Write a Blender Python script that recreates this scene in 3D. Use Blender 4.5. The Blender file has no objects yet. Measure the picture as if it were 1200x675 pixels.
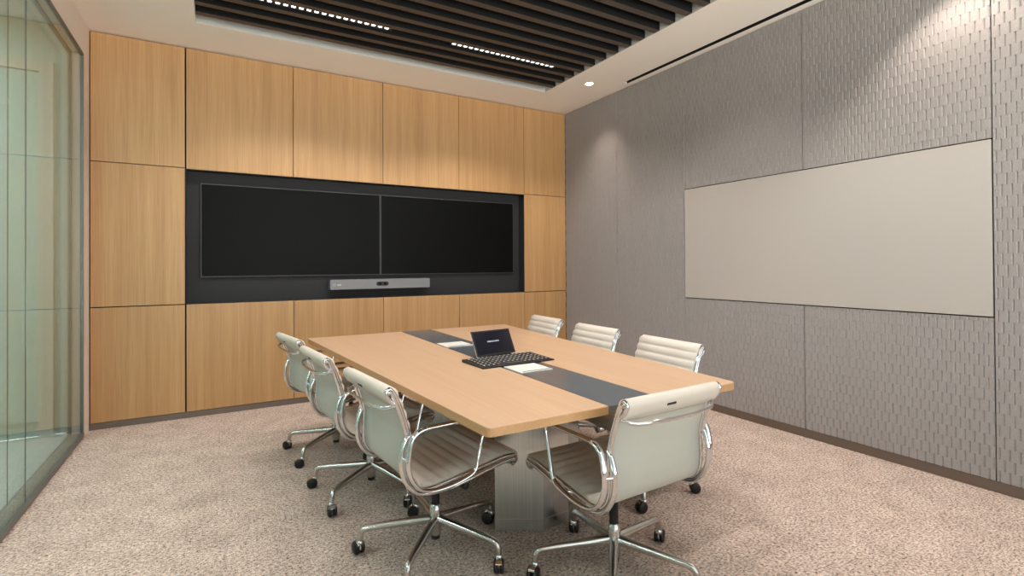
import bpy, math, random
from mathutils import Vector, Matrix
random.seed(7)
sc = bpy.context.scene
COL = sc.collection
PI = math.pi

# ------------------------------------------------------------------ helpers
class MB:
    """collects geometry with material slots; build() links it as ONE mesh object"""
    def __init__(s):
        s.v = []; s.f = []; s.m = []; s.sm = []
    def add(s, vs, fs, mi=0, smooth=False):
        b = len(s.v)
        s.v += [tuple(p) for p in vs]
        for f in fs:
            s.f.append([b + i for i in f]); s.m.append(mi); s.sm.append(smooth)
    def box(s, x0, x1, y0, y1, z0, z1, mi=0):
        vs = [(x0,y0,z0),(x1,y0,z0),(x1,y1,z0),(x0,y1,z0),(x0,y0,z1),(x1,y0,z1),(x1,y1,z1),(x0,y1,z1)]
        s.add(vs, [(0,3,2,1),(4,5,6,7),(0,1,5,4),(1,2,6,5),(2,3,7,6),(3,0,4,7)], mi)
    def prism(s, poly, z0, z1, mi=0, ch=0.0):
        """vertical prism on a counter-clockwise plan polygon, optional small chamfer"""
        n = len(poly)
        cx = sum(p[0] for p in poly)/n; cy = sum(p[1] for p in poly)/n
        def ring(z, k):
            out = []
            for (x, y) in poly:
                d = math.hypot(x-cx, y-cy) or 1
                out.append((x-(x-cx)/d*k, y-(y-cy)/d*k, z))
            return out
        rings = [ring(z0, ch), ring(z0+ch, 0), ring(z1-ch, 0), ring(z1, ch)] if ch else [ring(z0, 0), ring(z1, 0)]
        vs = [p for r in rings for p in r]; fs = []
        for k in range(len(rings)-1):
            for i in range(n):
                j = (i+1) % n
                fs.append((k*n+i, k*n+j, (k+1)*n+j, (k+1)*n+i))
        fs.append(tuple(reversed(range(n)))); fs.append(tuple((len(rings)-1)*n+i for i in range(n)))
        s.add(vs, fs, mi)
    def tube(s, pts, ra, rb=None, seg=12, mi=0, closed=False, up=None, caps=True):
        """sweep of an elliptical section; ra along 'side', rb along the other axis; lists allowed"""
        pts = [Vector(p) for p in pts]; n = len(pts)
        ra = ra if isinstance(ra, (list, tuple)) else [ra]*n
        rb = ra if rb is None else (rb if isinstance(rb, (list, tuple)) else [rb]*n)
        vs = []; prev = None
        for i, p in enumerate(pts):
            if closed: t = pts[(i+1) % n]-pts[i-1]
            else: t = pts[min(i+1, n-1)]-pts[max(i-1, 0)]
            t.normalize()
            if up is not None:
                a = Vector(up); a = a-t*a.dot(t); a.normalize()
            elif prev is None:
                a = Vector((0,0,1)) if abs(t.z) < .9 else Vector((1,0,0)); a = a-t*a.dot(t); a.normalize()
            else:
                a = prev-t*prev.dot(t); a.normalize()
            prev = a
            b = t.cross(a)
            for k in range(seg):
                an = 2*PI*k/seg
                vs.append(p+a*math.cos(an)*ra[i]+b*math.sin(an)*rb[i])
        fs = []
        for i in range(n if closed else n-1):
            i2 = (i+1) % n
            for k in range(seg):
                k2 = (k+1) % seg
                fs.append((i*seg+k, i*seg+k2, i2*seg+k2, i2*seg+k))
        s.add(vs, fs, mi, True)
        if not closed and caps:
            s.add(vs[:seg], [tuple(reversed(range(seg)))], mi); s.add(vs[-seg:], [tuple(range(seg))], mi)
    def lathe(s, prof, c=(0,0,0), axis='z', seg=20, mi=0, smooth=True):
        """prof: list of (radius, height)"""
        vs = []
        for (r, h) in prof:
            for k in range(seg):
                a = 2*PI*k/seg; u, v = r*math.cos(a), r*math.sin(a)
                p = {'z': (u, v, h), 'y': (v, h, u), 'x': (h, u, v)}[axis]
                vs.append((c[0]+p[0], c[1]+p[1], c[2]+p[2]))
        n = len(prof); fs = []
        for i in range(n-1):
            for k in range(seg):
                k2 = (k+1) % seg
                fs.append((i*seg+k, i*seg+k2, (i+1)*seg+k2, (i+1)*seg+k))
        s.add(vs, fs, mi, smooth)
        s.add(vs[:seg], [tuple(reversed(range(seg)))], mi); s.add(vs[-seg:], [tuple(range(seg))], mi)
    def build(s, name, mats, parent=None, bevel=0, loc=None, split=True):
        me = bpy.data.meshes.new(name)
        me.from_pydata(s.v, [], s.f)
        me.polygons.foreach_set('material_index', s.m)
        me.polygons.foreach_set('use_smooth', s.sm)
        for m in (mats if isinstance(mats, (list, tuple)) else [mats]): me.materials.append(m)
        me.update()
        o = bpy.data.objects.new(name, me); COL.objects.link(o)
        if parent is not None: o.parent = parent
        if loc is not None: o.location = loc
        if bevel:
            b = o.modifiers.new('bevel', 'BEVEL'); b.width = bevel; b.segments = 2; b.limit_method = 'ANGLE'; b.angle_limit = math.radians(40)
        return o

def tag(o, label=None, cat=None, group=None, kind=None):
    if label: o['label'] = label
    if cat: o['category'] = cat
    if group: o['group'] = group
    if kind: o['kind'] = kind
    return o
def empty(name, loc=(0,0,0), rz=0.0):
    o = bpy.data.objects.new(name, None); COL.objects.link(o)
    o.location = loc; o.rotation_euler = (0, 0, rz); o.empty_display_size = .1
    return o
def copy_tree(o, parent=None):
    c = o.copy(); COL.objects.link(c)
    if parent is not None:
        c.parent = parent; c.matrix_parent_inverse = o.matrix_parent_inverse.copy()
    for ch in list(o.children): copy_tree(ch, c)
    return c
def catmull(pts, n=6, closed=False):
    P = [Vector(p) for p in pts]; N = len(P); out = []
    for i in range(N if closed else N-1):
        p0 = P[i-1] if (closed or i) else P[0]*2-P[1]
        p1 = P[i]; p2 = P[(i+1) % N]
        p3 = P[(i+2) % N] if (closed or i+2 < N) else P[-1]*2-P[-2]
        for k in range(n):
            t = k/n
            out.append(.5*((2*p1)+(p2-p0)*t+(2*p0-5*p1+4*p2-p3)*t*t+(3*p1-p0-3*p2+p3)*t**3))
    if not closed: out.append(P[-1])
    return out
def rounded(pts, r, n=5):
    """polyline with filleted corners (open)"""
    P = [Vector(p) for p in pts]; out = [P[0]]
    for i in range(1, len(P)-1):
        a = (P[i-1]-P[i]); b = (P[i+1]-P[i]); rr = min(r, a.length*.48, b.length*.48)
        s = P[i]+a.normalized()*rr; e = P[i]+b.normalized()*rr
        for k in range(n+1):
            t = k/n; out.append(s*(1-t)**2+P[i]*2*t*(1-t)+e*t*t)
    out.append(P[-1]); return out

# ------------------------------------------------------------------ materials
def lin(c):
    return tuple(((x/255)/12.92 if x/255 <= .04045 else ((x/255+.055)/1.055)**2.4) for x in c)+(1,)
def mat(name, col, rough=.5, metal=0.0, spec=.5, emit=None, estr=0, aniso=0):
    m = bpy.data.materials.new(name); m.use_nodes = True
    b = m.node_tree.nodes['Principled BSDF']
    b.inputs['Base Color'].default_value = lin(col); b.inputs['Roughness'].default_value = rough
    b.inputs['Metallic'].default_value = metal; b.inputs['Specular IOR Level'].default_value = spec
    if aniso: b.inputs['Anisotropic'].default_value = aniso
    if emit:
        b.inputs['Emission Color'].default_value = lin(emit); b.inputs['Emission Strength'].default_value = estr
    return m
class NT:
    def __init__(s, m):
        s.t = m.node_tree; s.n = s.t.nodes; s.l = s.t.links; s.b = s.n['Principled BSDF']
    def node(s, ty, **kw):
        x = s.n.new(ty)
        for k, v in kw.items():
            if k.startswith('i_'):
                key = k[2:]; key = int(key) if key.isdigit() else key.replace('_', ' ')
                x.inputs[key].default_value = v
            else: setattr(x, k, v)
        return x
    def link(s, a, ao, b, bi): s.l.new(a.outputs[ao], b.inputs[bi])
    def coords(s, scale, kind='Object', rand=False):
        tc = s.node('ShaderNodeTexCoord'); mp = s.node('ShaderNodeMapping')
        mp.inputs['Scale'].default_value = scale
        s.link(tc, kind, mp, 'Vector')
        if rand:
            oi = s.node('ShaderNodeObjectInfo'); mu = s.node('ShaderNodeMath', operation='MULTIPLY'); mu.inputs[1].default_value = 37.0
            cb = s.node('ShaderNodeCombineXYZ')
            s.link(oi, 'Random', mu, 0); s.link(mu, 0, cb, 0); s.link(mu, 0, cb, 1); s.link(mu, 0, cb, 2); s.link(cb, 0, mp, 'Location')
        return mp
    def noise(s, mp, scale, detail=3, rough=.55):
        n = s.node('ShaderNodeTexNoise'); n.inputs['Scale'].default_value = scale; n.inputs['Detail'].default_value = detail; n.inputs['Roughness'].default_value = rough
        s.link(mp, 0, n, 'Vector'); return n
    def ramp(s, src, so, stops):
        r = s.node('ShaderNodeValToRGB'); e = r.color_ramp.elements
        e[0].position, e[0].color = stops[0][0], lin(stops[0][1]); e[1].position, e[1].color = stops[-1][0], lin(stops[-1][1])
        for p, c in stops[1:-1]:
            q = e.new(p); q.color = lin(c)
        s.link(src, so, r, 0); return r
    def mix(s, a, ao, b, bo, fac, mode='MIX'):
        m = s.node('ShaderNodeMix', data_type='RGBA', blend_type=mode)
        if isinstance(fac, (int, float)): m.inputs[0].default_value = fac
        else: s.l.new(fac, m.inputs[0])
        s.l.new(a.outputs[ao], m.inputs[6]); s.l.new(b.outputs[bo], m.inputs[7]); return m
    def bump(s, src, so, strength, dist):
        b = s.node('ShaderNodeBump'); b.inputs['Strength'].default_value = strength; b.inputs['Distance'].default_value = dist
        s.link(src, so, b, 'Height'); s.link(b, 0, s.b, 'Normal')

def wood(name, dark, mid, light, axis, fine=160, rough=.42, rand=True):
    m = mat(name, mid, rough); t = NT(m)
    sc1 = {'z': (1,1,.018), 'y': (1,.018,1)}[axis]
    mp = t.coords(sc1, 'Object', rand)
    n1 = t.noise(mp, fine, 2); n2 = t.noise(mp, fine*.13, 3); n3 = t.noise(mp, 2.2, 2)
    r1 = t.ramp(n1, 0, [(.3, dark), (.5, mid), (.72, light)])
    r2 = t.ramp(n2, 0, [(.3, dark), (.5, mid), (.7, light)])
    r3 = t.ramp(n3, 0, [(.35, dark), (.65, light)])
    a = t.mix(r1, 0, r2, 0, .5); b = t.mix(a, 2, r3, 0, .18)
    t.link(b, 2, t.b, 'Base Color'); t.bump(n1, 0, .08, .002)
    return m
M = {}
M['oak'] = wood('oak_veneer', (168,125,79), (191,148,100), (205,164,116), 'z')
M['maple'] = wood('maple_veneer', (186,150,117), (194,160,128), (202,169,139), 'y', 90, .33, False)
M['maple_edge'] = wood('maple_edge', (176,134,88), (186,144,98), (196,154,108), 'y', 90, .45, False)

def carpet():
    m = mat('carpet', (150,132,118), .95, spec=.1); t = NT(m)
    mp = t.coords((1,1,1)); mpx = t.coords((.45,1,1)); mpy = t.coords((1,.45,1))
    a = t.noise(mpx, 130, 2, .6); b = t.noise(mpy, 150, 2, .6); c = t.noise(mp, 6, 5, .65); d = t.noise(mp, 60, 3, .7)
    ra = t.ramp(a, 0, [(.38, (92,74,64)), (.47, (212,198,188)), (.60, (248,238,230))])
    rb = t.ramp(b, 0, [(.38, (104,86,76)), (.46, (216,202,192)), (.60, (246,236,228))])
    rc = t.ramp(c, 0, [(.36, (214,203,198)), (.64, (246,238,235))])
    rd = t.ramp(d, 0, [(.36, (206,196,188)), (.55, (252,247,242))])
    x = t.mix(ra, 0, rb, 0, .45); y = t.mix(x, 2, rc, 0, .75, 'MULTIPLY'); z = t.mix(y, 2, rd, 0, .7, 'MULTIPLY')
    t.link(z, 2, t.b, 'Base Color'); t.bump(a, 0, .25, .003)
    return m
M['carpet'] = carpet()
def paint(name, col, rough=.85):
    m = mat(name, col, rough, spec=.25); t = NT(m)
    mp = t.coords((1,1,1)); n = t.noise(mp, 300, 2); t.bump(n, 0, .04, .001); return m
M['ceiling'] = paint('ceiling_paint', (243,236,228))
M['wallpaint'] = paint('wall_paint', (226,214,204))
M['riser'] = paint('recess_paint', (205,202,196))
def fabric_panel():
    m = mat('textured_wall_covering', (150,145,142), .42, spec=.35); t = NT(m)
    mp = t.coords((1,1,.25)); n = t.noise(mp, 260, 3)
    r = t.ramp(n, 0, [(.3, (143,138,136)), (.7, (158,153,151))])
    t.link(r, 0, t.b, 'Base Color'); t.bump(n, 0, .1, .001); return m
M['tile'] = fabric_panel()
M['gap'] = mat('shadow_gap', (26,22,19), .9)
M['plinth'] = mat('metal_plinth', (128,118,110), .4, .6)
M['plinth_dark'] = mat('bronze_plinth', (112,98,88), .5, .4)
M['black'] = mat('matt_black', (20,19,19), .6)
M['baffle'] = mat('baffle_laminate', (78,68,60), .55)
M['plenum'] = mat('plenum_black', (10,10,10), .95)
M['whiteboard'] = mat('glass_whiteboard', (178,172,166), .25, spec=.5)
M['niche'] = mat('niche_charcoal', (38,38,41), .7)
M['screen'] = mat('display_glass', (8,8,9), .42, spec=.10)
M['bezel'] = mat('display_bezel', (62,62,64), .4)
M['silver'] = mat('silver_grille', (132,133,136), .5, .35)
M['chrome'] = mat('polished_aluminium', (226,226,228), .07, 1.0)
M['alu'] = mat('satin_aluminium', (205,203,200), .2, 1.0)
M['alugrey'] = mat('channel_aluminium', (112,112,108), .4, .5)
M['blackplastic'] = mat('black_plastic', (16,16,17), .42)
M['strip'] = mat('smoked_glass_inlay', (82,89,96), .18, spec=.6)
M['lid'] = mat('white_access_lid', (220,218,212), .35)
M['led'] = mat('led_reflector', (255,250,242), .3, emit=(255,246,236), estr=4)
M['ledcorr'] = mat('corridor_diffuser', (250,252,248), .5, emit=(236,246,255), estr=14.0)
M['lens'] = mat('downlight_lens', (255,250,240), .3, emit=(255,240,222), estr=12)
M['keys'] = mat('key_caps', (34,34,36), .5)
M['legend'] = mat('key_legend', (205,200,190), .6)
M['tabscreen'] = mat('tablet_screen', (8,10,24), .12, emit=(10,16,44), estr=.12)
M['tabtext'] = mat('screen_text', (200,205,220), .4, emit=(200,205,225), estr=.6)
M['corrwall'] = paint('corridor_paint', (206,218,212))
M['corrfloor'] = mat('corridor_floor', (200,206,202), .35)

def leather(name, col):
    m = mat(name, col, .48, spec=.4); t = NT(m)
    mp = t.coords((1,1,1)); n = t.noise(mp, 420, 3); t.bump(n, 0, .08, .0006)
    return m
M['leather'] = leather('ivory_leather', (206,197,186))
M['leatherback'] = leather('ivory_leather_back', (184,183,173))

def brushed():
    m = mat('brushed_steel', (196,198,196), .34, 1.0, aniso=.6); t = NT(m)
    tg = t.node('ShaderNodeTangent', direction_type='RADIAL', axis='Z'); t.link(tg, 0, t.b, 'Tangent'); t.b.inputs['Anisotropic Rotation'].default_value = .25
    mp = t.coords((1,1,.012)); n = t.noise(mp, 220, 2)
    r = t.ramp(n, 0, [(.3, (200,202,200)), (.7, (214,216,214))]); t.link(r, 0, t.b, 'Base Color')
    mr = t.node('ShaderNodeMapRange'); mr.inputs[3].default_value = .26; mr.inputs[4].default_value = .34
    t.link(n, 0, mr, 0); t.link(mr, 0, t.b, 'Roughness'); t.bump(n, 0, .015, .0005); return m
M['brushed'] = brushed()

def glass_mat():
    m = bpy.data.materials.new('green_tinted_glass'); m.use_nodes = True
    nt = m.node_tree; nt.nodes.clear()
    o = nt.nodes.new('ShaderNodeOutputMaterial'); tr = nt.nodes.new('ShaderNodeBsdfTransparent'); gl = nt.nodes.new('ShaderNodeBsdfGlossy')
    mx = nt.nodes.new('ShaderNodeMixShader'); lw = nt.nodes.new('ShaderNodeLayerWeight'); pw = nt.nodes.new('ShaderNodeMath'); fr = nt.nodes.new('ShaderNodeMath')
    tr.inputs['Color'].default_value = (.905, .935, .92, 1); gl.inputs['Color'].default_value = (.86, .93, .89, 1); gl.inputs['Roughness'].default_value = .01
    lw.inputs['Blend'].default_value = .5                      # Schlick: .04 + .96 (1-cos)^5, the same from both faces
    pw.operation = 'POWER'; pw.inputs[1].default_value = 5; fr.operation = 'MULTIPLY_ADD'; fr.inputs[1].default_value = .6; fr.inputs[2].default_value = .03
    nt.links.new(lw.outputs['Facing'], pw.inputs[0]); nt.links.new(pw.outputs[0], fr.inputs[0])
    nt.links.new(fr.outputs[0], mx.inputs[0]); nt.links.new(tr.outputs[0], mx.inputs[1]); nt.links.new(gl.outputs[0], mx.inputs[2]); nt.links.new(mx.outputs[0], o.inputs[0])
    return m
M['glass'] = glass_mat()
M['glassedge'] = mat('glass_joint', (58,74,68), .3)

# ------------------------------------------------------------------ dimensions (metres; camera stands at x=0 y=0)
EYE = 1.27
D, W, L, CZ = 5.107, 3.733, -.871, 3.145
REAR = -1.7
# ------------------------------------------------------------------ floor, ceiling, walls
b = MB(); b.box(L-.11, W+.1, REAR-.1, D+.3, -.06, 0); tag(b.build('floor', M['carpet']), kind='structure')
RX0, RX1, RY0, RY1, RT = -.142, 3.07, -.9, 4.56, CZ+.34
b = MB()
b.box(L-.11, RX0, REAR-.1, D+.3, CZ, RT+.02)
# right band with the linear diffuser slot cut into it
SX0, SX1, SY0, SY1 = 3.611, 3.664, .3, 3.93
b.box(RX1, SX0, REAR-.1, D+.3, CZ, RT+.02); b.box(SX1, W+.1, REAR-.1, D+.3, CZ, RT+.02)
b.box(SX0, SX1, REAR-.1, SY0, CZ, RT+.02); b.box(SX0, SX1, SY1, D+.3, CZ, RT+.02)
b.box(RX0, RX1, RY1, D+.3, CZ, RT+.02); b.box(RX0, RX1, REAR-.1, RY0, CZ, RT+.02)
ceil = tag(b.build('ceiling', M['ceiling']), kind='structure')
b = MB(); b.box(RX0, RX1, RY0, RY1, RT, RT+.02); b.build('recess_plenum', M['plenum'], ceil)
b = MB(); e = .004
b.box(RX0, RX0+e, RY0, RY1, CZ+.001, RT); b.box(RX1-e, RX1, RY0, RY1, CZ+.001, RT); b.box(RX0, RX1, RY1-e, RY1, CZ+.001, RT); b.box(RX0, RX1, RY0, RY0+e, CZ+.001, RT)
b.build('recess_riser', M['riser'], ceil)

# back wall : substrate ring, niche and veneer panels
NX0, NX1, NZ0, NZ1 = -.232, 3.13, .958, 2.110
b = MB(); y0, y1 = D+.022, D+.3
b.box(L, NX0, y0, y1, 0, CZ); b.box(NX1, W, y0, y1, 0, CZ); b.box(NX0, NX1, y0, y1, 0, NZ0); b.box(NX0, NX1, y0, y1, NZ1, CZ); b.box(NX0, NX1, D+.125, y1, NZ0, NZ1)
wb = tag(b.build('wall_back', M['gap']), kind='structure')
XS = [L+.006, -.232, .614, 1.455, 2.295, 3.13, W-.004]
PZ = [(.052, .956), (.964, 2.113), (2.119, CZ-.008)]
for i in range(6):
    for r in range(3):
        if r == 1 and 0 < i < 5: continue
        g0 = .006 if i in (1,) else .0025; g1 = .006 if i == 0 else .0025
        za, zb = PZ[r]
        if 0 < i < 5: za, zb = (PZ[0][0], NZ0) if r == 0 else (NZ1, PZ[2][1])
        b = MB(); b.box(XS[i]+g0, XS[i+1]-g1, D, D+.022, za, zb)
        b.build('wood_panel', M['oak'], wb, bevel=.0012)
b = MB(); t = .004
b.box(NX0, NX1, D+.118, D+.125, NZ0, NZ1)
b.box(NX0, NX0+t, D+.002, D+.118, NZ0, NZ1); b.box(NX1-t, NX1, D+.002, D+.118, NZ0, NZ1)
b.box(NX0+t, NX1-t, D+.002, D+.118, NZ0, NZ0+t); b.box(NX0+t, NX1-t, D+.002, D+.118, NZ1-t, NZ1)
b.build('niche_lining', M['niche'], wb)
b = MB(); b.box(L, W, D-.002, D+.022, 0, .049); tag(b.build('baseboard_back', M['plinth']), kind='structure')

# right wall : textured panels
b = MB(); b.box(W+.004, W+.12, REAR-.1, D+.3, 0, CZ); wr = tag(b.build('wall_right', M['gap']), kind='structure')
def textured(y0, y1, z0, z1):
    b = MB(); pw, ph, e = .0425, .063, .0066
    xb = W
    b.add([(xb,y0,z0),(xb,y1,z0),(xb,y1,z1),(xb,y0,z1),(xb+.004,y0,z0),(xb+.004,y1,z0),(xb+.004,y1,z1),(xb+.004,y0,z1)],
          [(0,3,2,1),(0,1,5,4),(1,2,6,5),(2,3,7,6),(3,0,4,7)])
    r0 = int(z0/ph)
    for r in range(r0, int(z1/ph)+1):
        za, zb = max(z0, r*ph), min(z1, (r+1)*ph)
        if zb-za < .004: continue
        off = pw*.5*(r % 2)
        for k in range(int((y0-off)/pw)-1, int((y1-off)/pw)+1):
            ya0, yb0 = k*pw+off, (k+1)*pw+off
            ya, yb = max(y0, ya0), min(y1, yb0)
            if yb-ya < .003: continue
            prof = [(ya0, 0.), (ya0+.17*pw, e), (yb0-.07*pw, e*.85), (yb0, 0.)]
            def h(y):
                for (p, hp), (q, hq) in zip(prof, prof[1:]):
                    if p-1e-9 <= y <= q+1e-9: return hp+(hq-hp)*(y-p)/(q-p)
                return 0.
            yy = sorted({ya, yb, *[p for p, _ in prof if ya < p < yb]})
            m = len(yy)
            vs = [(xb-h(y)-.0004, y, za) for y in yy]+[(xb-h(y)-.0004, y, zb) for y in yy]+[(xb, y, za) for y in yy]+[(xb, y, zb) for y in yy]
            fs = []
            for i in range(m-1):
                fs += [(i, m+i, m+i+1, i+1), (2*m+i, i, i+1, 2*m+i+1), (m+i, 3*m+i, 3*m+i+1, m+i+1)]
            fs += [(0, 2*m, 3*m, m), (m-1, 2*m-1, 4*m-1, 3*m-1)]
            b.add(vs, fs)
    return b.build('textured_panel', M['tile'], wr)
g = .006
YS = [D-.002, 4.167, 3.25, 2.156, 1.10, -.02, -1.1, REAR]
BZ0, BZ1, Z0 = .970, 1.962, .064
for i in range(len(YS)-1):
    ya, yb = YS[i+1]+g*.5, YS[i]-g*.5
    if i in (2, 3):
        textured(ya, yb, Z0, BZ0-g); textured(ya, yb, BZ1+g, CZ-.004)
    else: textured(ya, yb, Z0, CZ-.004)
b = MB(); b.box(W-.004, W+.004, REAR, D, 0, .061); tag(b.build('baseboard_right', M['plinth_dark']), kind='structure')

# left wall : painted frame round a double glazed partition
GY1, GZ0, GZ1, XN, XF = 4.940, .034, 2.895, L, -.945
b = MB()
b.box(XF-.03, L, GY1, D+.3, 0, CZ); b.box(XF-.03, L, REAR-.1, GY1, GZ1, CZ)
wl = tag(b.build('wall_left', M['wallpaint']), kind='structure')
b = MB()
for x in (XN-.004, XF):
    b.box(x-.016, x+.003, REAR, GY1, GZ1-.022, GZ1-.0005); b.box(x-.016, x+.003, GY1-.022, GY1-.0005, GZ0, GZ1-.022)
b.box(XF-.016, XN+.002, REAR, GY1-.0005, 0, GZ0)
tag(b.build('trim_1', M['alugrey']), kind='structure')
EDGES = [GY1-.024, 3.634, 2.33, 1.03, -.27, REAR]
for n, x in ((1, XN-.014), (2, XF-.010)):
    w = empty('window_%d' % n); tag(w, kind='structure')
    for k in range(len(EDGES)-1):
        b = MB(); b.box(x, x+.007, EDGES[k+1]+.0018, EDGES[k]-.0002, GZ0+.001, GZ1-.023); b.build('pane', M['glass'], w)
        if k:
            b = MB(); b.box(x+.0005, x+.0045, EDGES[k]-.0001, EDGES[k]+.0016, GZ0+.001, GZ1-.023); b.build('joint', M['glassedge'], w)
# rear wall of the room (behind the camera); its window is added for soft frontal fill
RW0, RW1, RWZ0, RWZ1 = -.55, 3.45, .12, 2.95
b = MB(); b.box(L-.11, RW0, REAR-.2, REAR-.1, 0, CZ); b.box(RW1, W+.1, REAR-.2, REAR-.1, 0, CZ); b.box(RW0, RW1, REAR-.2, REAR-.1, 0, RWZ0); b.box(RW0, RW1, REAR-.2, REAR-.1, RWZ1, CZ)
tag(b.build('wall_rear', M['wallpaint']), kind='structure')
w = empty('window_3'); tag(w, kind='structure')
b = MB(); b.box(RW0+.03, RW1-.03, REAR-.155, REAR-.145, RWZ0+.03, RWZ1-.03); b.build('pane', M['glass'], w)
b = MB()
for x in (RW0, (RW0+RW1)/2-.02, RW1-.04): b.box(x, x+.04, REAR-.175, REAR-.125, RWZ0, RWZ1)
b.box(RW0, RW1, REAR-.175, REAR-.125, RWZ0, RWZ0+.04); b.box(RW0, RW1, REAR-.175, REAR-.125, RWZ1-.04, RWZ1)
b.build('window_frame', M['alugrey'], w)
pl_ = bpy.data.lights.new('window_portal', 'AREA'); pl_.shape = 'RECTANGLE'; pl_.size = RW1-RW0; pl_.size_y = RWZ1-RWZ0
po = bpy.data.objects.new('window_portal', pl_); COL.objects.link(po); po.location = ((RW0+RW1)/2, REAR-.19, (RWZ0+RWZ1)/2); po.rotation_euler = (math.radians(90), 0, 0)
pl_.cycles.is_portal = True
b = MB(); b.box(L-.0, W, REAR-.1, REAR-.098, .0, .06); tag(b.build('baseboard_rear', M['plinth_dark']), kind='structure')

# corridor seen through the glass
CX0, CX1, CY0, CY1 = -3.6, XF-.03, REAR-.1, 5.14
b = MB(); b.box(CX0, L-.11, CY0, CY1, -.06, -.001); tag(b.build('floor_corridor', M['corrfloor']), kind='structure')
b = MB(); b.box(CX0, CX1, CY0, CY1, CZ, CZ+.1); tag(b.build('ceiling_corridor', M['wallpaint']), kind='structure')
b = MB(); b.box(CX0, CX1, CY1, CY1+.1, 0, CZ); wce = tag(b.build('wall_corridor_end', M['corrwall']), kind='structure')
b = MB(); b.box(CX0-.1, CX0, CY0, CY1, 0, CZ); tag(b.build('wall_corridor_side', M['corrwall']), kind='structure')
b = MB(); b.box(CX0, CX1, CY0-.1, CY0, 0, CZ); tag(b.build('wall_corridor_rear', M['corrwall']), kind='structure')
d = MB(); d.box(-2.3, -1.16, CY1-.035, CY1-.002, .12, 2.755)
door = tag(d.build('door_1', M['corrwall'], bevel=.003), kind='structure')
b = MB()
b.box(-1.16, -1.08, CY1-.055, CY1-.002, 0, 2.84); b.box(-2.38, -2.3, CY1-.055, CY1-.002, 0, 2.84); b.box(-2.3, -1.16, CY1-.055, CY1-.002, 2.76, 2.84)
b.build('door_frame', M['wallpaint'], door)
b = MB(); b.tube([(-2.2,CY1-.035,1.0),(-2.2,CY1-.085,1.0),(-2.2,CY1-.085,1.35),(-2.2,CY1-.035,1.35)], .009); b.build('door_handle', M['alu'], door)
for k, y in enumerate((.2, 2.3, 4.3)):  # unseen panels, added to send soft light through the glass
    p = empty('corridor_light', (-2.25, y, CZ))
    tag(p, ['corridor ceiling light panel behind the glass, nearest the camera', 'corridor ceiling light panel behind the glass, middle one', 'corridor ceiling light panel behind the glass, nearest the end door'][k], 'ceiling light', 'corridor ceiling lights')
    b = MB(); b.box(-.32,.32,-.62,.62,-.03,-.0005); b.build('frame', M['alugrey'], p)
    b = MB(); b.box(-.3,.3,-.6,.6,-.034,-.0305); b.build('diffuser', M['ledcorr'], p)

# ------------------------------------------------------------------ ceiling baffles, linear lights, downlights, diffuser
ORD = ['first','second','third','fourth','fifth','sixth','seventh','eighth','ninth','tenth','eleventh','twelfth','thirteenth','fourteenth','fifteenth','sixteenth','seventeenth','eighteenth','nineteenth','twentieth']
PITCH = .161
nb = 20
proto = None
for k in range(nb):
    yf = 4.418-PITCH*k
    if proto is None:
        b = MB(); b.box(RX0+e, RX1-e, -.058, 0, .003, .135); b.m = [1 if k_ == 0 else 0 for k_ in range(6)]  # underside coloured as if bounce-lit, sides black as if in shade
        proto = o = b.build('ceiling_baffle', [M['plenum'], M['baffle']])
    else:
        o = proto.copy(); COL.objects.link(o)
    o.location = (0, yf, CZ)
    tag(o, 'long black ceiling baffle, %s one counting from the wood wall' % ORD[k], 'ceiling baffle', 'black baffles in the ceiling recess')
def linear(x0, x1, yc, label, proto=None):
    if proto is not None:
        r = copy_tree(proto); r.location = ((x0+x1)/2, yc, CZ); tag(r, label); return r
    r = empty('linear_light', ((x0+x1)/2, yc, CZ)); tag(r, label, 'ceiling light', 'linear lights between the ceiling baffles')
    h = (x1-x0)/2
    b = MB(); b.box(-h-.012, h+.012, -.024, .024, .052, .11); b.box(-h-.012, h+.012, -.024, -.02, .02, .052); b.box(-h-.012, h+.012, .02, .024, .02, .052)
    b.box(-h-.012, -h, -.02, .02, .02, .052); b.box(h, h+.012, -.02, .02, .02, .052)
    n = 20; st = 2*h/n
    for i in range(1, n):
        b.box(-h+st*i-.0035, -h+st*i+.0035, -.02, .02, .021, .052)
    b.build('housing', M['black'], r)
    lens = None
    for i in range(n):
        if lens is None:
            c = MB(); c.prism([(-.0145,-.015),(.0145,-.015),(.0145,.015),(-.0145,.015)], .024, .036, 0, .004)
            lens = q = c.build('led_lens', M['led'], r)
        else:
            q = lens.copy(); COL.objects.link(q); q.parent = r
        q.location = (-h+st*(i+.5), 0, 0)
    for i in range(5):
        ld = bpy.data.lights.new('linear_beam', 'SPOT'); ld.energy = LIN_W; ld.color = WARM
        ld.spot_size = math.radians(124); ld.spot_blend = .42; ld.shadow_soft_size = .008
        lo = bpy.data.objects.new('linear_beam', ld); COL.objects.link(lo); lo.parent = r
        lo.location = (-h+2*h*(i+.5)/5, 0, .010)
    return r
WARM = (1.0, .935, .88)
LIN_W = 13.2
WINDOW_FILL = 9.2
l0 = linear(.14, 1.20, 3.990, 'linear LED light between black baffles, above the left half of the wood wall')
linear(1.73, 2.79, 3.990, 'linear LED light between black baffles, nearest the round downlight', l0)
linear(1.73, 2.79, 2.541, 'linear LED light between black baffles, cut off by the top of the photo', l0)
linear(.14, 1.20, 2.541, 'linear LED light over the near left of the table', l0)
linear(.14, 1.20, 1.092, 'linear LED light behind the others, left side of the recess', l0)
linear(1.73, 2.79, 1.092, 'linear LED light behind the others, right side of the recess', l0)

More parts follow.
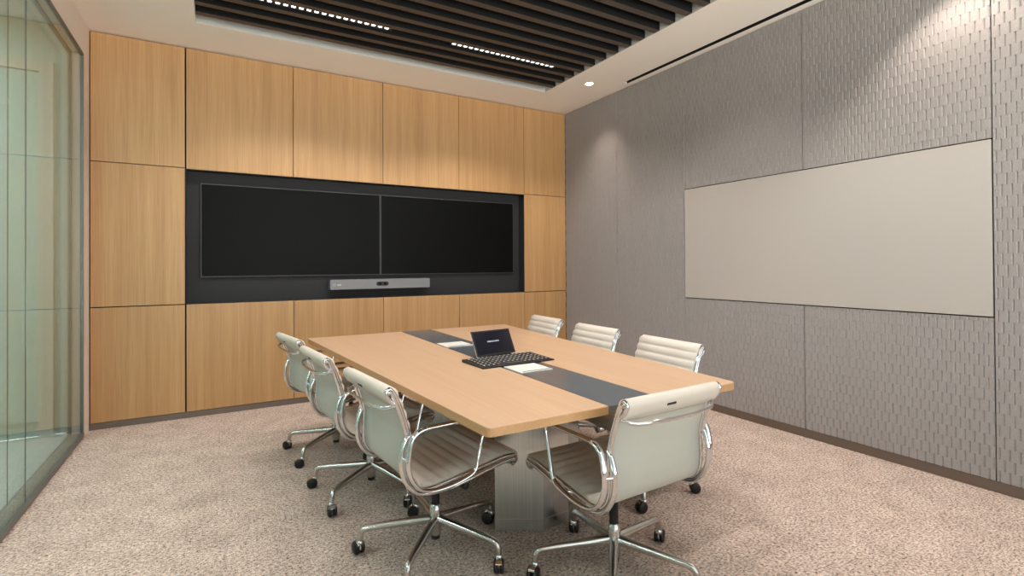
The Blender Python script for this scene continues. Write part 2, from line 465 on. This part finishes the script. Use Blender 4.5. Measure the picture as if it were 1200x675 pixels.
def downlight(x, y, label, energy, cone, aim=(0,0), blend=.45):
    r = empty('downlight', (x, y, CZ)); tag(r, label, 'downlight', 'recessed downlights along the grey wall')
    b = MB(); b.lathe([(.05,-.0005),(.05,-.003),(.043,-.005),(.038,-.003),(.038,-.0008)], seg=28); b.build('trim_ring', M['ceiling'], r)
    b = MB(); b.lathe([(.002,-.0035),(.036,-.0035),(.036,-.0055),(.002,-.0065)], seg=24); b.build('lens', M['lens'], r)
    ld = bpy.data.lights.new('downlight_beam', 'SPOT'); ld.energy = energy; ld.color = (1,.87,.76); ld.spot_size = math.radians(cone); ld.spot_blend = blend; ld.shadow_soft_size = .025
    lo = bpy.data.objects.new('downlight_beam', ld); COL.objects.link(lo); lo.parent = r; lo.location = (0,0,-.03); lo.rotation_euler = Vector((aim[0], aim[1], -1)).to_track_quat('-Z', 'Y').to_euler()
    return r
downlight(3.322, 4.121, 'small round recessed downlight in the ceiling near the far right corner', 30, 76, (.22,.30), 1.0)
downlight(3.44, 1.20, 'round recessed downlight washing the grey wall above the whiteboard', 44, 98, (0,0), .55)
d = MB(); d.box(SX0+.0008, SX1-.0008, SY0+.002, SY1-.001, CZ+.05, CZ+.06); d.box(SX0+.0008, SX0+.003, SY0+.002, SY1-.001, CZ+.0005, CZ+.05); d.box(SX1-.003, SX1-.0008, SY0+.002, SY1-.001, CZ+.0005, CZ+.05)
d.box((SX0+SX1)/2-.002, (SX0+SX1)/2+.002, SY0+.002, SY1-.001, CZ+.012, CZ+.05)
tag(d.build('slot_diffuser', M['plenum']), 'long black air slot in the ceiling beside the grey wall', 'air vent')

# ------------------------------------------------------------------ displays, video bar, whiteboard
def display(x0, x1, z0, z1, label):
    ya, yb = D+.088, D+.117
    r = empty('display_screen', ((x0+x1)/2, yb, z0)); tag(r, label, 'screen', 'two wall displays in the niche')
    cx = (x0+x1)/2
    b = MB(); b.box(x0-cx, x1-cx, .004-(yb-ya), 0, 0, z1-z0); b.build('bezel', M['bezel'], r, bevel=.002)
    b = MB(); b.box(x0-cx+.008, x1-cx-.008, .001-(yb-ya), .004-(yb-ya), .008, z1-z0-.008); b.build('screen', M['screen'], r)
    return r
display(-.127, 1.449, 1.186, 2.008, 'black wall display, left one of two in the niche')
display(1.453, 3.034, 1.186, 2.008, 'black wall display, right one of two in the niche')
r = empty('video_bar', (1.447, D+.082, 1.046)); tag(r, 'silver video conference bar with camera mounted below the two black displays', 'video bar')
b = MB(); hw, hh = .508, .1
pl = []
for (cx, cz, a0) in ((hw-.012, hh-.012, 0), (-hw+.012, hh-.012, 90), (-hw+.012, .012, 180), (hw-.012, .012, 270)):
    for k in range(5):
        a = math.radians(a0+90*k/4); pl.append((cx+.012*math.cos(a), cz+.012*math.sin(a)))
n = len(pl); vs = [(x,-.075,z) for x,z in pl]+[(x,-.068,z) for x,z in pl]+[(x,.0,z) for x,z in pl]
vs = [(x*(.994 if i < n else 1), y, .05+(z-.05)*(.94 if i < n else 1)) for i, (x,y,z) in enumerate(vs)]
fs = [tuple(range(n))]+[tuple(reversed(range(2*n, 3*n)))]
for q in range(2):
    for i in range(n):
        j = (i+1) % n; fs.append((q*n+j, q*n+i, (q+1)*n+i, (q+1)*n+j))
b.add(vs, fs); b.build('body', M['silver'], r)
b = MB(); b.box(-.05, .05, 0, .034, .03, .075); b.build('wall_mount', M['black'], r)
b = MB()
pl = [(.062*math.cos(a)*(1 if abs(math.cos(a)) < .7 else 1)+0, .02*math.sin(a)) for a in [2*PI*k/28 for k in range(28)]]
pl = [(max(-.062, min(.062, (.042 if math.cos(a) > 0 else -.042)+.021*math.cos(a))), .021*math.sin(a)) for a in [2*PI*(k+.5)/28 for k in range(28)]]
n = 28; vs = [(x,-.0785,.052+z) for x,z in pl]+[(x,-.074,.052+z) for x,z in pl]
b.add(vs, [tuple(range(n))]+[((i+1)%n, i, n+i, n+(i+1)%n) for i in range(n)]); b.build('camera_window', M['blackplastic'], r)
for dx in (-.026, .026):
    b = MB(); b.lathe([(.014,-.078),(.014,-.081),(.010,-.082),(.008,-.0795)], c=(dx,0,.052), axis='y', seg=18); b.build('lens', M['screen'], r)
# small mark at the left end: a ring and a row of short bars
b = MB(); b.tube([(-.468+.011*math.cos(a), -.0762, .05+.011*math.sin(a)) for a in [2*PI*k/20 for k in range(20)]], .0012, seg=6, closed=True); b.build('indicator_ring', M['lid'], r)
b = MB()
for k, h in enumerate((.004,.007,.010,.007,.004,.007,.010,.007,.004)):
    b.box(-.44+k*.0042, -.44+k*.0042+.0022, -.0768, -.0745, .050-h*.3, .050+h*.7)
b.box(-.44, -.404, -.0768, -.0745, .040, .044)
b.build('logo', M['lid'], r)

b = MB(); b.box(W-.012, W+.003, 1.104, 3.246, BZ0+.002, BZ1-.002)
tag(b.build('whiteboard', M['whiteboard'], bevel=.002), 'large plain off-white glass whiteboard set flush in the grey wall', 'whiteboard')

# ------------------------------------------------------------------ table
TZ = .75
tb = empty('conference_table', (1.38, 2.7, 0)); tag(tb, 'tapered maple conference table with dark glass inlay and steel pedestals', 'table')
def T(p): return (p[0]-1.38, p[1]-2.7)
NLx, NRx, NY, FLx, FRx, FY = .748, 1.983, 1.452, .566, 2.212, 3.962
def xl(y): return NLx+(FLx-NLx)*(y-NY)/(FY-NY)
def xr(y): return NRx+(FRx-NRx)*(y-NY)/(FY-NY)
S0n, S1n, S0f, S1f = 1.250, 1.506, 1.268, 1.523
def arc_corner(p, a, c, r=.028, n=5):
    p, a, c = Vector((*p,0)), Vector((*a,0)), Vector((*c,0))
    s = p+(a-p).normalized()*r; q = p+(c-p).normalized()*r
    return [tuple((s*(1-t)**2+p*2*t*(1-t)+q*t*t)[:2]) for t in [k/n for k in range(n+1)]]
A, B_, C_, D_ = (NLx,NY), (S0n,NY), (S0f,FY), (FLx,FY)
leafl = arc_corner(A, D_, B_)+[B_, C_]+arc_corner(D_, C_, A)
E_, F_, G_, H_ = (S1n,NY), (NRx,NY), (FRx,FY), (S1f,FY)
leafr = [E_]+arc_corner(F_, E_, G_)+arc_corner(G_, F_, H_)+[H_]
def slab(poly, z0, z1, name, mats, parent):
    poly = [T(p) for p in poly]; n = len(poly); b = MB()
    ins = .0025
    cx = sum(p[0] for p in poly)/n; cy = sum(p[1] for p in poly)/n
    def sh(p): 
        d = math.hypot(p[0]-cx, p[1]-cy); return (p[0]-(p[0]-cx)/d*ins, p[1]-(p[1]-cy)/d*ins)
    r0 = [(x,y,z0) for x,y in poly]; r1 = [(x,y,z1-ins) for x,y in poly]; r2 = [(*sh(p), z1) for p in poly]
    b.add(r0, [tuple(reversed(range(n)))], 1); b.add(r2, [tuple(range(n))], 0)
    b.add(r0+r1, [(i,(i+1)%n,n+(i+1)%n,n+i) for i in range(n)], 1); b.add(r1+r2, [(i,(i+1)%n,n+(i+1)%n,n+i) for i in range(n)], 0)
    return b.build(name, mats, parent)
slab(leafl, TZ-.032, TZ, 'tabletop', [M['maple'], M['maple_edge']], tb)
slab(leafr, TZ-.032, TZ, 'tabletop', [M['maple'], M['maple_edge']], tb)
gp = .0012
slab([(S0n+gp,NY+.001),(S1n-gp,NY+.001),(S1f-gp,FY-.001),(S0f+gp,FY-.001)], TZ-.032, TZ-.0008, 'glass_inlay', [M['strip'], M['alugrey']], tb)
for yc in (2.194, 3.115):
    b = MB(); b.box(-.092, .092, -.088, .088, 0, .005); bx = b.build('cable_lid', M['lid'], tb, bevel=.0015); bx.location = (1.362-1.38, yc-2.7, TZ-.001)
    b = MB(); b.box(-.075, .085, -.079, -.071, .0045, .0058); b.build('finger_slot', M['blackplastic'], bx)
def pedestal(yo, mir):
    P = [(1.152,2.165),(1.352,2.046),(1.505,2.052),(1.645,2.150),(1.61,2.30),(1.46,2.42),(1.38,2.42),(1.31,2.28)]
    if mir: P = [(x, 2*yo-y) for x, y in reversed(P)]
    b = MB(); b.prism([T(p) for p in P], 0.001, TZ-.034, 0, .0015); o = b.build('pedestal', M['brushed'], tb)
    b = MB(); b.prism([((T(p)[0]-T((1.39,2.27 if not mir else 2*yo-2.27))[0])*1.004+T((1.39,2.27))[0], (T(p)[1]-T((1.39,2.27 if not mir else 2*yo-2.27))[1])*1.004+T((1.39,2.27 if not mir else 2*yo-2.27))[1]) for p in P], .0008, .055, 0, .001)
    b.build('plinth_band', M['brushed'], o)
pedestal(0, False); pedestal(2.72, True)
b = MB(); b.box(-.05, .05, -.20, .24, TZ-.09, TZ-.034); b.build('cable_tray', M['black'], tb)

# ------------------------------------------------------------------ tablet console and keyboard
def plate(name, mats, p, u, v, w, h, t, parent):
    pass
kb = empty('keyboard', (1.372, 2.412, TZ+.0005), math.radians(2.5)); tag(kb, 'slim black keyboard lying across the dark table inlay', 'keyboard')
b = MB()
hw, hd = .225, .117
vs = [(-hw,-hd,0),(hw,-hd,0),(hw,hd,0),(-hw,hd,0),(-hw,-hd,.007),(hw,-hd,.007),(hw,hd,.015),(-hw,hd,.015)]
b.add(vs, [(0,3,2,1),(4,5,6,7),(0,1,5,4),(1,2,6,5),(2,3,7,6),(3,0,4,7)]); b.build('case', M['blackplastic'], kb, bevel=.002)
key = None
rows = 6; cols = 15
for r_ in range(rows):
    for c_ in range(cols):
        x = -hw+.016+c_*(2*hw-.032)/cols; w_ = (2*hw-.032)/cols-.003
        if r_ == 0 and 4 <= c_ <= 8:
            if c_ > 4: continue
            w_ = 5*(2*hw-.032)/cols-.003
        yk = -hd+.016+r_*(2*hd-.03)/rows; dk = (2*hd-.03)/rows-.004
        zt = .007+.008*(yk+dk/2+hd)/(2*hd)
        if len(kb.children) > 98: continue
        b = MB()
        b.add([(0,0,0),(w_,0,0),(w_,dk,0),(0,dk,0),(.0015,.001,.004),(w_-.0015,.001,.004),(w_-.0015,dk-.0015,.0045),(.0015,dk-.0015,.0045)], [(4,5,6,7),(0,1,5,4),(1,2,6,5),(2,3,7,6),(3,0,4,7)], 0)
        if w_ < .05: 
            lx = w_*.28
            b.add([(lx,dk*.42,.0045),(lx+w_*.34,dk*.42,.0045),(lx+w_*.34,dk*.75,.00475),(lx,dk*.75,.00475)], [(0,1,2,3)], 1)
        k_ = b.build('key', [M['keys'], M['legend']], kb); k_.location = (x, yk, zt-.0005)
# tablet leaning back on a small stand behind the keyboard
tbl = empty('tablet', (1.384, 2.565, TZ+.0006), math.radians(8)); tag(tbl, 'black tablet console with dark blue screen standing behind the keyboard', 'tablet')
tw, th_, tt = .136, .150, .010
lean = math.radians(27)
R = Matrix.Rotation(-lean, 4, 'X')
def tp(x, y, z): q = R @ Vector((x, y, z)); return (q.x, q.y, q.z+.012)
def tbox(b, x0, x1, y0, y1, z0, z1, mi=0):
    vs = [tp(*p) for p in [(x0,y0,z0),(x1,y0,z0),(x1,y1,z0),(x0,y1,z0),(x0,y0,z1),(x1,y0,z1),(x1,y1,z1),(x0,y1,z1)]]
    b.add(vs, [(0,3,2,1),(4,5,6,7),(0,1,5,4),(1,2,6,5),(2,3,7,6),(3,0,4,7)], mi)
b = MB(); tbox(b, -tw, tw, 0, tt, 0, th_); b.build('case', M['alu'], tbl, bevel=.003)
b = MB(); tbox(b, -tw+.002, tw-.001, -.0012, -.0002, .001, th_-.001); b.build('glass_front', M['blackplastic'], tbl)
b = MB(); tbox(b, -tw+.010, tw-.010, -.0018, -.0012, .010, th_-.009); b.build('screen', M['tabscreen'], tbl)
b = MB(); x = -.042
for k, w_ in enumerate((.007,.007,.007,.007,.007,.007,None,.007,.007,.007,.007)):
    if w_ is None: x += .004; continue
    for (a0, a1, c0, c1) in ((0,.0016,0,.007),(0,.006,.0056,.007)) if k % 3 == 0 else (((0,.0016,0,.007),(.0044,.006,0,.007),(0,.006,0,.0014)) if k % 3 == 1 else ((0,.006,0,.0014),(0,.006,.0056,.007),(.0022,.0038,0,.007))):
        tbox(b, x+a0, x+a1, -.0021, -.0018, .078+c0, .078+c1)
    x += .0078
b.build('screen_text', M['tabtext'], tbl)
b = MB(); b.box(-.07, .07, .012, .10, 0, .008)
b.tube([(0,.085,.006),(0,.075,.05),(0,.055,.09)], .012, seg=10); b.build('stand', M['blackplastic'], tbl)

# ------------------------------------------------------------------ chairs
PROF = [(.238,.402),(.254,.398),(.268,.408),(.275,.424),(.266,.441),(.243,.447),(.19,.446),(.10,.433),(0,.419),(-.09,.407),(-.15,.402),(-.195,.413),(-.225,.447),(-.236,.495),(-.235,.55),(-.233,.61),(-.246,.672),(-.268,.738),(-.290,.788),(-.304,.808),(-.316,.814),(-.328,.807),(-.331,.792),(-.318,.766),(-.293,.740)]
FRAME = [(-.236,.622),(-.256,.600),(-.269,.555),(-.270,.508),(-.256,.456),(-.221,.408),(-.170,.384),(-.07,.380),(0,.388),(.06,.399),(.166,.419),(.25,.429)]
HW = .246
def frame_at(P, i):
    t = P[min(i+1, len(P)-1)]-P[max(i-1, 0)]; t.normalize()
    return t, Vector((-t.z, 0, t.x))     # tangent, and the normal on the sitter's side is -n or n
def sling(path, hw, ribs, name, mats, parent, pitch=.047, th=.009, amp=.0095, flip=False):
    """a padded sheet along path; the sitter's face carries cross ribs, the other face is smooth"""
    P = [Vector(p) for p in path]; n = len(P)
    s = [0]
    for i in range(1, n): s.append(s[-1]+(P[i]-P[i-1]).length)
    it = max(range(n), key=lambda i: P[i].z)
    rib_end = (int(s[it]/pitch))*pitch if s[it] > .25 and P[it].z > .7 else 9
    ys = [-hw, -hw+.006, -hw*.5, 0, hw*.5, hw-.006, hw]
    vs = []; fr = []; bk = []
    for i in range(n):
        t, nn = frame_at(P, i)
        nn = -nn if nn.dot(Vector((.6,0,1))) < 0 and not flip else nn
        fr.append([]); bk.append([])
        a = amp*abs(math.sin(PI*(s[i]/pitch)))**.5 if ribs and s[i] < rib_end else 0
        for y in ys:
            ed = 0 if abs(y) >= hw-.0001 else 1
            # note: the sheet is pulled slightly hollow in the middle
            fr[-1].append(len(vs)); vs.append(P[i]+NRM[id(path)][i]*((th*.5+a)*ed)+Vector((0,y,0)))
        for y in ys:
            ed = 0 if abs(y) >= hw-.0001 else 1
            bk[-1].append(len(vs)); vs.append(P[i]-NRM[id(path)][i]*(th*.5*ed)+Vector((0,y,0)))
    b = MB(); ff = []; fb = []
    m = len(ys)
    for i in range(n-1):
        for j in range(m-1):
            ff.append((fr[i][j], fr[i+1][j], fr[i+1][j+1], fr[i][j+1])); fb.append((bk[i][j], bk[i][j+1], bk[i+1][j+1], bk[i+1][j]))
    for i, sgn in ((0, 1), (n-1, -1)):
        for j in range(m-1):
            f = (fr[i][j], fr[i][j+1], bk[i][j+1], bk[i][j]); ff.append(f if sgn > 0 else tuple(reversed(f)))
    base = len(b.v); b.v += [tuple(p) for p in vs]
    for f in ff: b.f.append(list(f)); b.m.append(0); b.sm.append(True)
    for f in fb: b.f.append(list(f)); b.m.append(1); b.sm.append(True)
    return b.build(name, mats, parent)
NRM = {}
def normals(path):
    """normals along the profile pointing to the sitter's side (up on the seat, forward on the back)"""
    out = []
    for i in range(len(path)):
        t = path[min(i+1, len(path)-1)]-path[max(i-1, 0)]; t = Vector((t.x, 0, t.z)); t.normalize()
        out.append(Vector((-t.z, 0, t.x))*-1)
    return out
def make_chair():
    root = empty('office_chair')
    prof = [Vector((x, 0, z)) for x, z in PROF]
    full = catmull(prof, 12)
    nn = normals(full)
    # make sure normals face the sitter: on the flat of the seat they must point up
    mid = min(range(len(full)), key=lambda i: abs(full[i].x-.10)+abs(full[i].z-.433))
    if nn[mid].z < 0: nn = [-q for q in nn]
    cut = min(range(len(full)), key=lambda i: (full[i]-Vector((-.195,0,.413))).length)
    seat, back = full[:cut+1], full[cut:]
    NRM[id(seat)] = nn[:cut+1]; NRM[id(back)] = nn[cut:]
    sling(seat, HW-.004, True, 'seat', [M['leather'], M['leatherback']], root)
    bk = sling(back, HW-.004, True, 'backrest', [M['leather'], M['leatherback']], root)
    # rolled ends, top and front
    cut2 = min(range(len(full)), key=lambda i: (full[i]-Vector((-.233,0,.61))).length)
    for sgn in (-1, 1):
        y = sgn*HW
        b = MB(); pts = [p-nn[i]*.004+Vector((0, y, 0)) for i, p in enumerate(full)]
        b.tube(pts[4:-4], .0085, .0075, seg=10, up=(0,1,0))
        top = [p+Vector((0, sgn*.003, 0))-nn[i+cut2]*.010 for i, p in enumerate(pts[cut2:-42])]
        b.tube(top, .0085, .0075, seg=10, up=(0,1,0))
        fp = catmull([(x, sgn*(HW+.004), z) for x, z in FRAME], 6)
        b.tube(fp, .0105, .0095, seg=12, up=(0,1,0))
        b.build('side_rail', M['chrome'], root)
        b = MB(); b.lathe([(.004,-.012),(.015,-.010),(.015,.010),(.004,.012)], c=(.257, y, .422), axis='y', seg=14); b.lathe([(.004,-.010),(.013,-.008),(.013,.008),(.004,.010)], c=(-.316, y, .797), axis='y', seg=14)
        b.build('rail_end_cap', M['alu'], root)
        # arm loop
        ya = sgn*.283
        loop = [(.022,ya,.427),(-.03,ya,.411),(-.10,ya,.401),(-.175,ya,.406),(-.222,ya,.434),(-.250,ya,.484),(-.256,ya,.530),(-.250,ya,.580),(-.236,ya,.622),(-.195,ya,.646),(-.12,ya,.649),(-.03,ya,.648),(.055,ya,.645),(.082,ya,.632),(.082,ya,.600),(.066,ya,.540),(.052,ya,.487),(.042,ya,.450)]
        lp = catmull(loop, 5, True); ra = []; rb = []
        for p in lp:
            k = max(0, min(1, (p.z-.60)/.05)); q = max(0, min(1, (p.x-.03)/.03))
            ra.append(.0125*(1-q*.45) + .001*k); rb.append(.0085-.0015*q)
        b = MB(); b.tube(lp, ra, rb, seg=10, closed=True, up=(0,1,0))
        # two short lugs to the side rail
        b.tube([(-.02, sgn*(HW+.002), .388), (-.02, ya, .411)], .008, seg=8); b.tube([(-.268, sgn*(HW+.004), .54), (-.256, ya, .54)], .008, seg=8)
        b.build('armrest', M['chrome'], root)
    # back brace: bowed bar behind the back
    b = MB(); pts = catmull([(-.272,-HW,.752),(-.296,-HW+.010,.740),(-.326,-HW+.05,.730),(-.340,-.10,.727),(-.342,0,.726),(-.340,.10,.727),(-.326,HW-.05,.730),(-.296,HW-.010,.740),(-.272,HW,.752)], 5)
    b.tube(pts, .0085, .006, seg=10); b.build('back_brace', M['chrome'], root)
    # seat spreader under the seat, mechanism, lever
    b = MB(); pts = catmull([(.02,-HW,.388),(.015,-HW+.03,.380),(.01,-.12,.372),(0,0,.370),(.01,.12,.372),(.015,HW-.03,.380),(.02,HW,.388)], 5); b.tube(pts, .012, .009, seg=10); b.build('seat_spreader', M['chrome'], root)
    b = MB(); b.box(-.075, .085, -.045, .045, .335, .378); b.box(-.02,.15,-.018,.018,.355,.385); mech = b.build('tilt_mechanism', M['blackplastic'], root, bevel=.008)
    b = MB(); b.tube([(.03,-.04,.362),(.03,-.17,.362),(.03,-.20,.352)], .006, seg=8); b.lathe([(.006,-.225),(.015,-.222),(.017,-.20),(.006,-.195)], c=(.03,0,.352), axis='y', seg=14); b.build('tilt_lever', M['blackplastic'], mech)
    b = MB(); b.lathe([(.006,.10),(.024,.102),(.026,.125),(.024,.148),(.006,.15)], c=(.098,0,.36), axis='x', seg=18); b.build('tension_knob', M['chrome'], mech)
    b = MB(); b.box(-.0035, 0, -.022, .022, -.004, .004); tg = b.build('badge', M['blackplastic'], bk); tg.location = (-.3295, .03, .7775); tg.rotation_euler = (0, math.radians(-28), 0)
    # column
    b = MB(); b.lathe([(.0185,.205),(.0185,.30),(.022,.305),(.022,.34)], seg=20); b.build('gas_lift', M['blackplastic'], root)
    b = MB(); b.lathe([(.019,.068),(.024,.072),(.027,.12),(.027,.17),(.025,.20),(.020,.206)], seg=24); hub = b.build('hub', M['alu'], root)
    b = MB(); b.lathe([(.004,.050),(.020,.052),(.021,.068)], seg=18); b.build('hub_cap', M['blackplastic'], hub)
    return root
def leg_mesh():
    b = MB()
    pts = rounded([(.018,0,.140),(.26,0,.120),(.322,0,.112),(.330,0,.066)], .03, 5)
    n = len(pts); ra = []; rb = []
    for p in pts:
        k = min(1, max(0, p.x/.31)); ra.append(.0205-.0065*k); rb.append(.021-.008*k)
    b.tube(pts, ra, rb, seg=12, up=(0,1,0)) if False else b.tube(pts, rb, ra, seg=12)
    return b
def caster_mesh():
    b = MB()
    b.tube([(0,0,.066),(0,0,.050)], .008, seg=10, mi=1)
    b.lathe([(.012,.048),(.016,.052),(.016,.060),(.010,.066)], mi=1, seg=14)
    for sgn in (-1, 1):
        prof = [(.006,.004),(.026,.005),(.0285,.009),(.0285,.017),(.024,.021),(.006,.022)]
        if sgn < 0: prof = [(r, -h) for r, h in reversed(prof)]
        b.lathe(prof, c=(.018,0,.0285), axis='y', seg=20, mi=0)
    # hood over the wheels
    vs = []; fs = []
    N = 8
    for k in range(N+1):
        a = math.radians(35+115*k/N)
        for y in (-.013, .013):
            vs.append((.018+.0315*math.cos(a), y, .0285+.0315*math.sin(a)))
    for k in range(N): fs.append((2*k, 2*k+1, 2*k+3, 2*k+2))
    b.add(vs, fs, 1, True); b.box(-.006,.020,-.003,.003,.024,.056,1)
    return b
first = make_chair()
leg0 = leg_mesh().build('leg', M['alu'], None)
cas0 = caster_mesh().build('caster', [M['blackplastic'], M['chrome']], None)
def add_base(root, phase, swivels, use):
    """five legs, each with its caster, turned by phase (world angle) against the chair's heading"""
    for k in range(5):
        lg = leg0 if use and k == 0 else leg0.copy()
        if lg is not leg0: COL.objects.link(lg)
        lg.parent = root; lg.location = (0,0,0); lg.rotation_euler = (0,0,phase+math.radians(72*k))
        cs = cas0 if use and k == 0 else cas0.copy()
        if cs is not cas0: COL.objects.link(cs)
        cs.parent = lg; cs.location = (.330,0,0); cs.rotation_euler = (0,0,math.radians(swivels[k]))
G = 'ivory leather swivel chairs around the table'
CH = [  # x, y, heading deg, base phase deg, label
 (1.418, 1.618, 92.2, 11.4, 'ivory leather swivel chair at the near end of the table, smooth back to the camera'),
 (.846, 2.158, 5.6, 13.0, 'ivory leather swivel chair on the left side, nearest the camera'),
 (.762, 2.935, 5.6, 2.4, 'ivory leather swivel chair in the middle of the left row'),
 (.714, 3.687, 8.4, 5.0, 'ivory leather swivel chair at the far end of the left row, before the wood wall'),
 (2.075, 2.215, 177.5, 22.0, 'ivory leather swivel chair in the right row, nearest the whiteboard and camera'),
 (2.145, 2.985, 178.0, 40.0, 'ivory leather swivel chair in the middle of the right row'),
 (2.205, 3.755, 176.0, 12.0, 'ivory leather swivel chair at the far end of the right row, by the wood wall'),
]
chairs = []
bare = [first]+[None]*6
for i in range(1, 7): bare[i] = copy_tree(first)
for i, (x, y, hd, ph, lab) in enumerate(CH):
    r = bare[i]; r.location = (x, y, 0); r.rotation_euler = (0, 0, math.radians(hd))
    tag(r, lab, 'chair', G)
    rnd = random.Random(i*5+3)
    sw = [rnd.uniform(-75, 75) if i else (20, -40, 60, 200, 35)[k] for k in range(5)]
    if i == 1: sw[0] = 122
    add_base(r, math.radians(ph-hd), sw, i == 0)

# ------------------------------------------------------------------ camera
f_px, cy_px, yaw, roll, pit = 595.7, 307.22, .5253, -.0058, .0072
right = Vector((math.cos(yaw), -math.sin(yaw), 0)); fwd = Vector((math.sin(yaw), math.cos(yaw), 0)); up = Vector((0,0,1))
f2 = fwd*math.cos(pit)+up*math.sin(pit); u2 = up*math.cos(pit)-fwd*math.sin(pit)
cr = right*math.cos(roll)+u2*math.sin(roll); cu = -right*math.sin(roll)+u2*math.cos(roll)
cam = bpy.data.cameras.new('camera'); co = bpy.data.objects.new('camera', cam); COL.objects.link(co)
cam.sensor_fit = 'HORIZONTAL'; cam.sensor_width = 36; cam.lens = f_px*36/1200; cam.shift_y = (cy_px-337.5)/1200; cam.clip_start = .02
mw = Matrix((( cr.x, cu.x, -f2.x, 0), (cr.y, cu.y, -f2.y, 0), (cr.z, cu.z, -f2.z, EYE), (0,0,0,1)))
co.matrix_world = mw
sc.camera = co

# ------------------------------------------------------------------ world and view
w = bpy.data.worlds.new('world'); sc.world = w; w.use_nodes = True
nt = w.node_tree; bg = nt.nodes['Background']
tc = nt.nodes.new('ShaderNodeTexCoord'); sx = nt.nodes.new('ShaderNodeSeparateXYZ'); rp = nt.nodes.new('ShaderNodeValToRGB'); mr = nt.nodes.new('ShaderNodeMapRange')
nt.links.new(tc.outputs['Generated'], sx.inputs[0]); nt.links.new(sx.outputs['Z'], mr.inputs[0]); mr.inputs[1].default_value = -1; mr.inputs[2].default_value = 1
nt.links.new(mr.outputs[0], rp.inputs[0]); nt.links.new(rp.outputs[0], bg.inputs[0]); bg.inputs[1].default_value = WINDOW_FILL
els = rp.color_ramp.elements; els[0].position = .47; els[0].color = (1.0,.955,.935,1); els[1].position = .53; els[1].color = (.16,.17,.18,1)  # bright below the horizon, added to light the ceiling through the rear window
sc.view_settings.view_transform = 'Standard'; sc.view_settings.look = 'None'; sc.view_settings.gamma = 1; sc.view_settings.use_curve_mapping = False
sc.view_settings.exposure = 0.29
cy = sc.cycles
cy.max_bounces = 10; cy.diffuse_bounces = 7; cy.glossy_bounces = 5; cy.transparent_max_bounces = 16; cy.transmission_bounces = 6
cy.sample_clamp_indirect = 6; cy.caustics_reflective = False; cy.caustics_refractive = False
cy.use_denoising = True
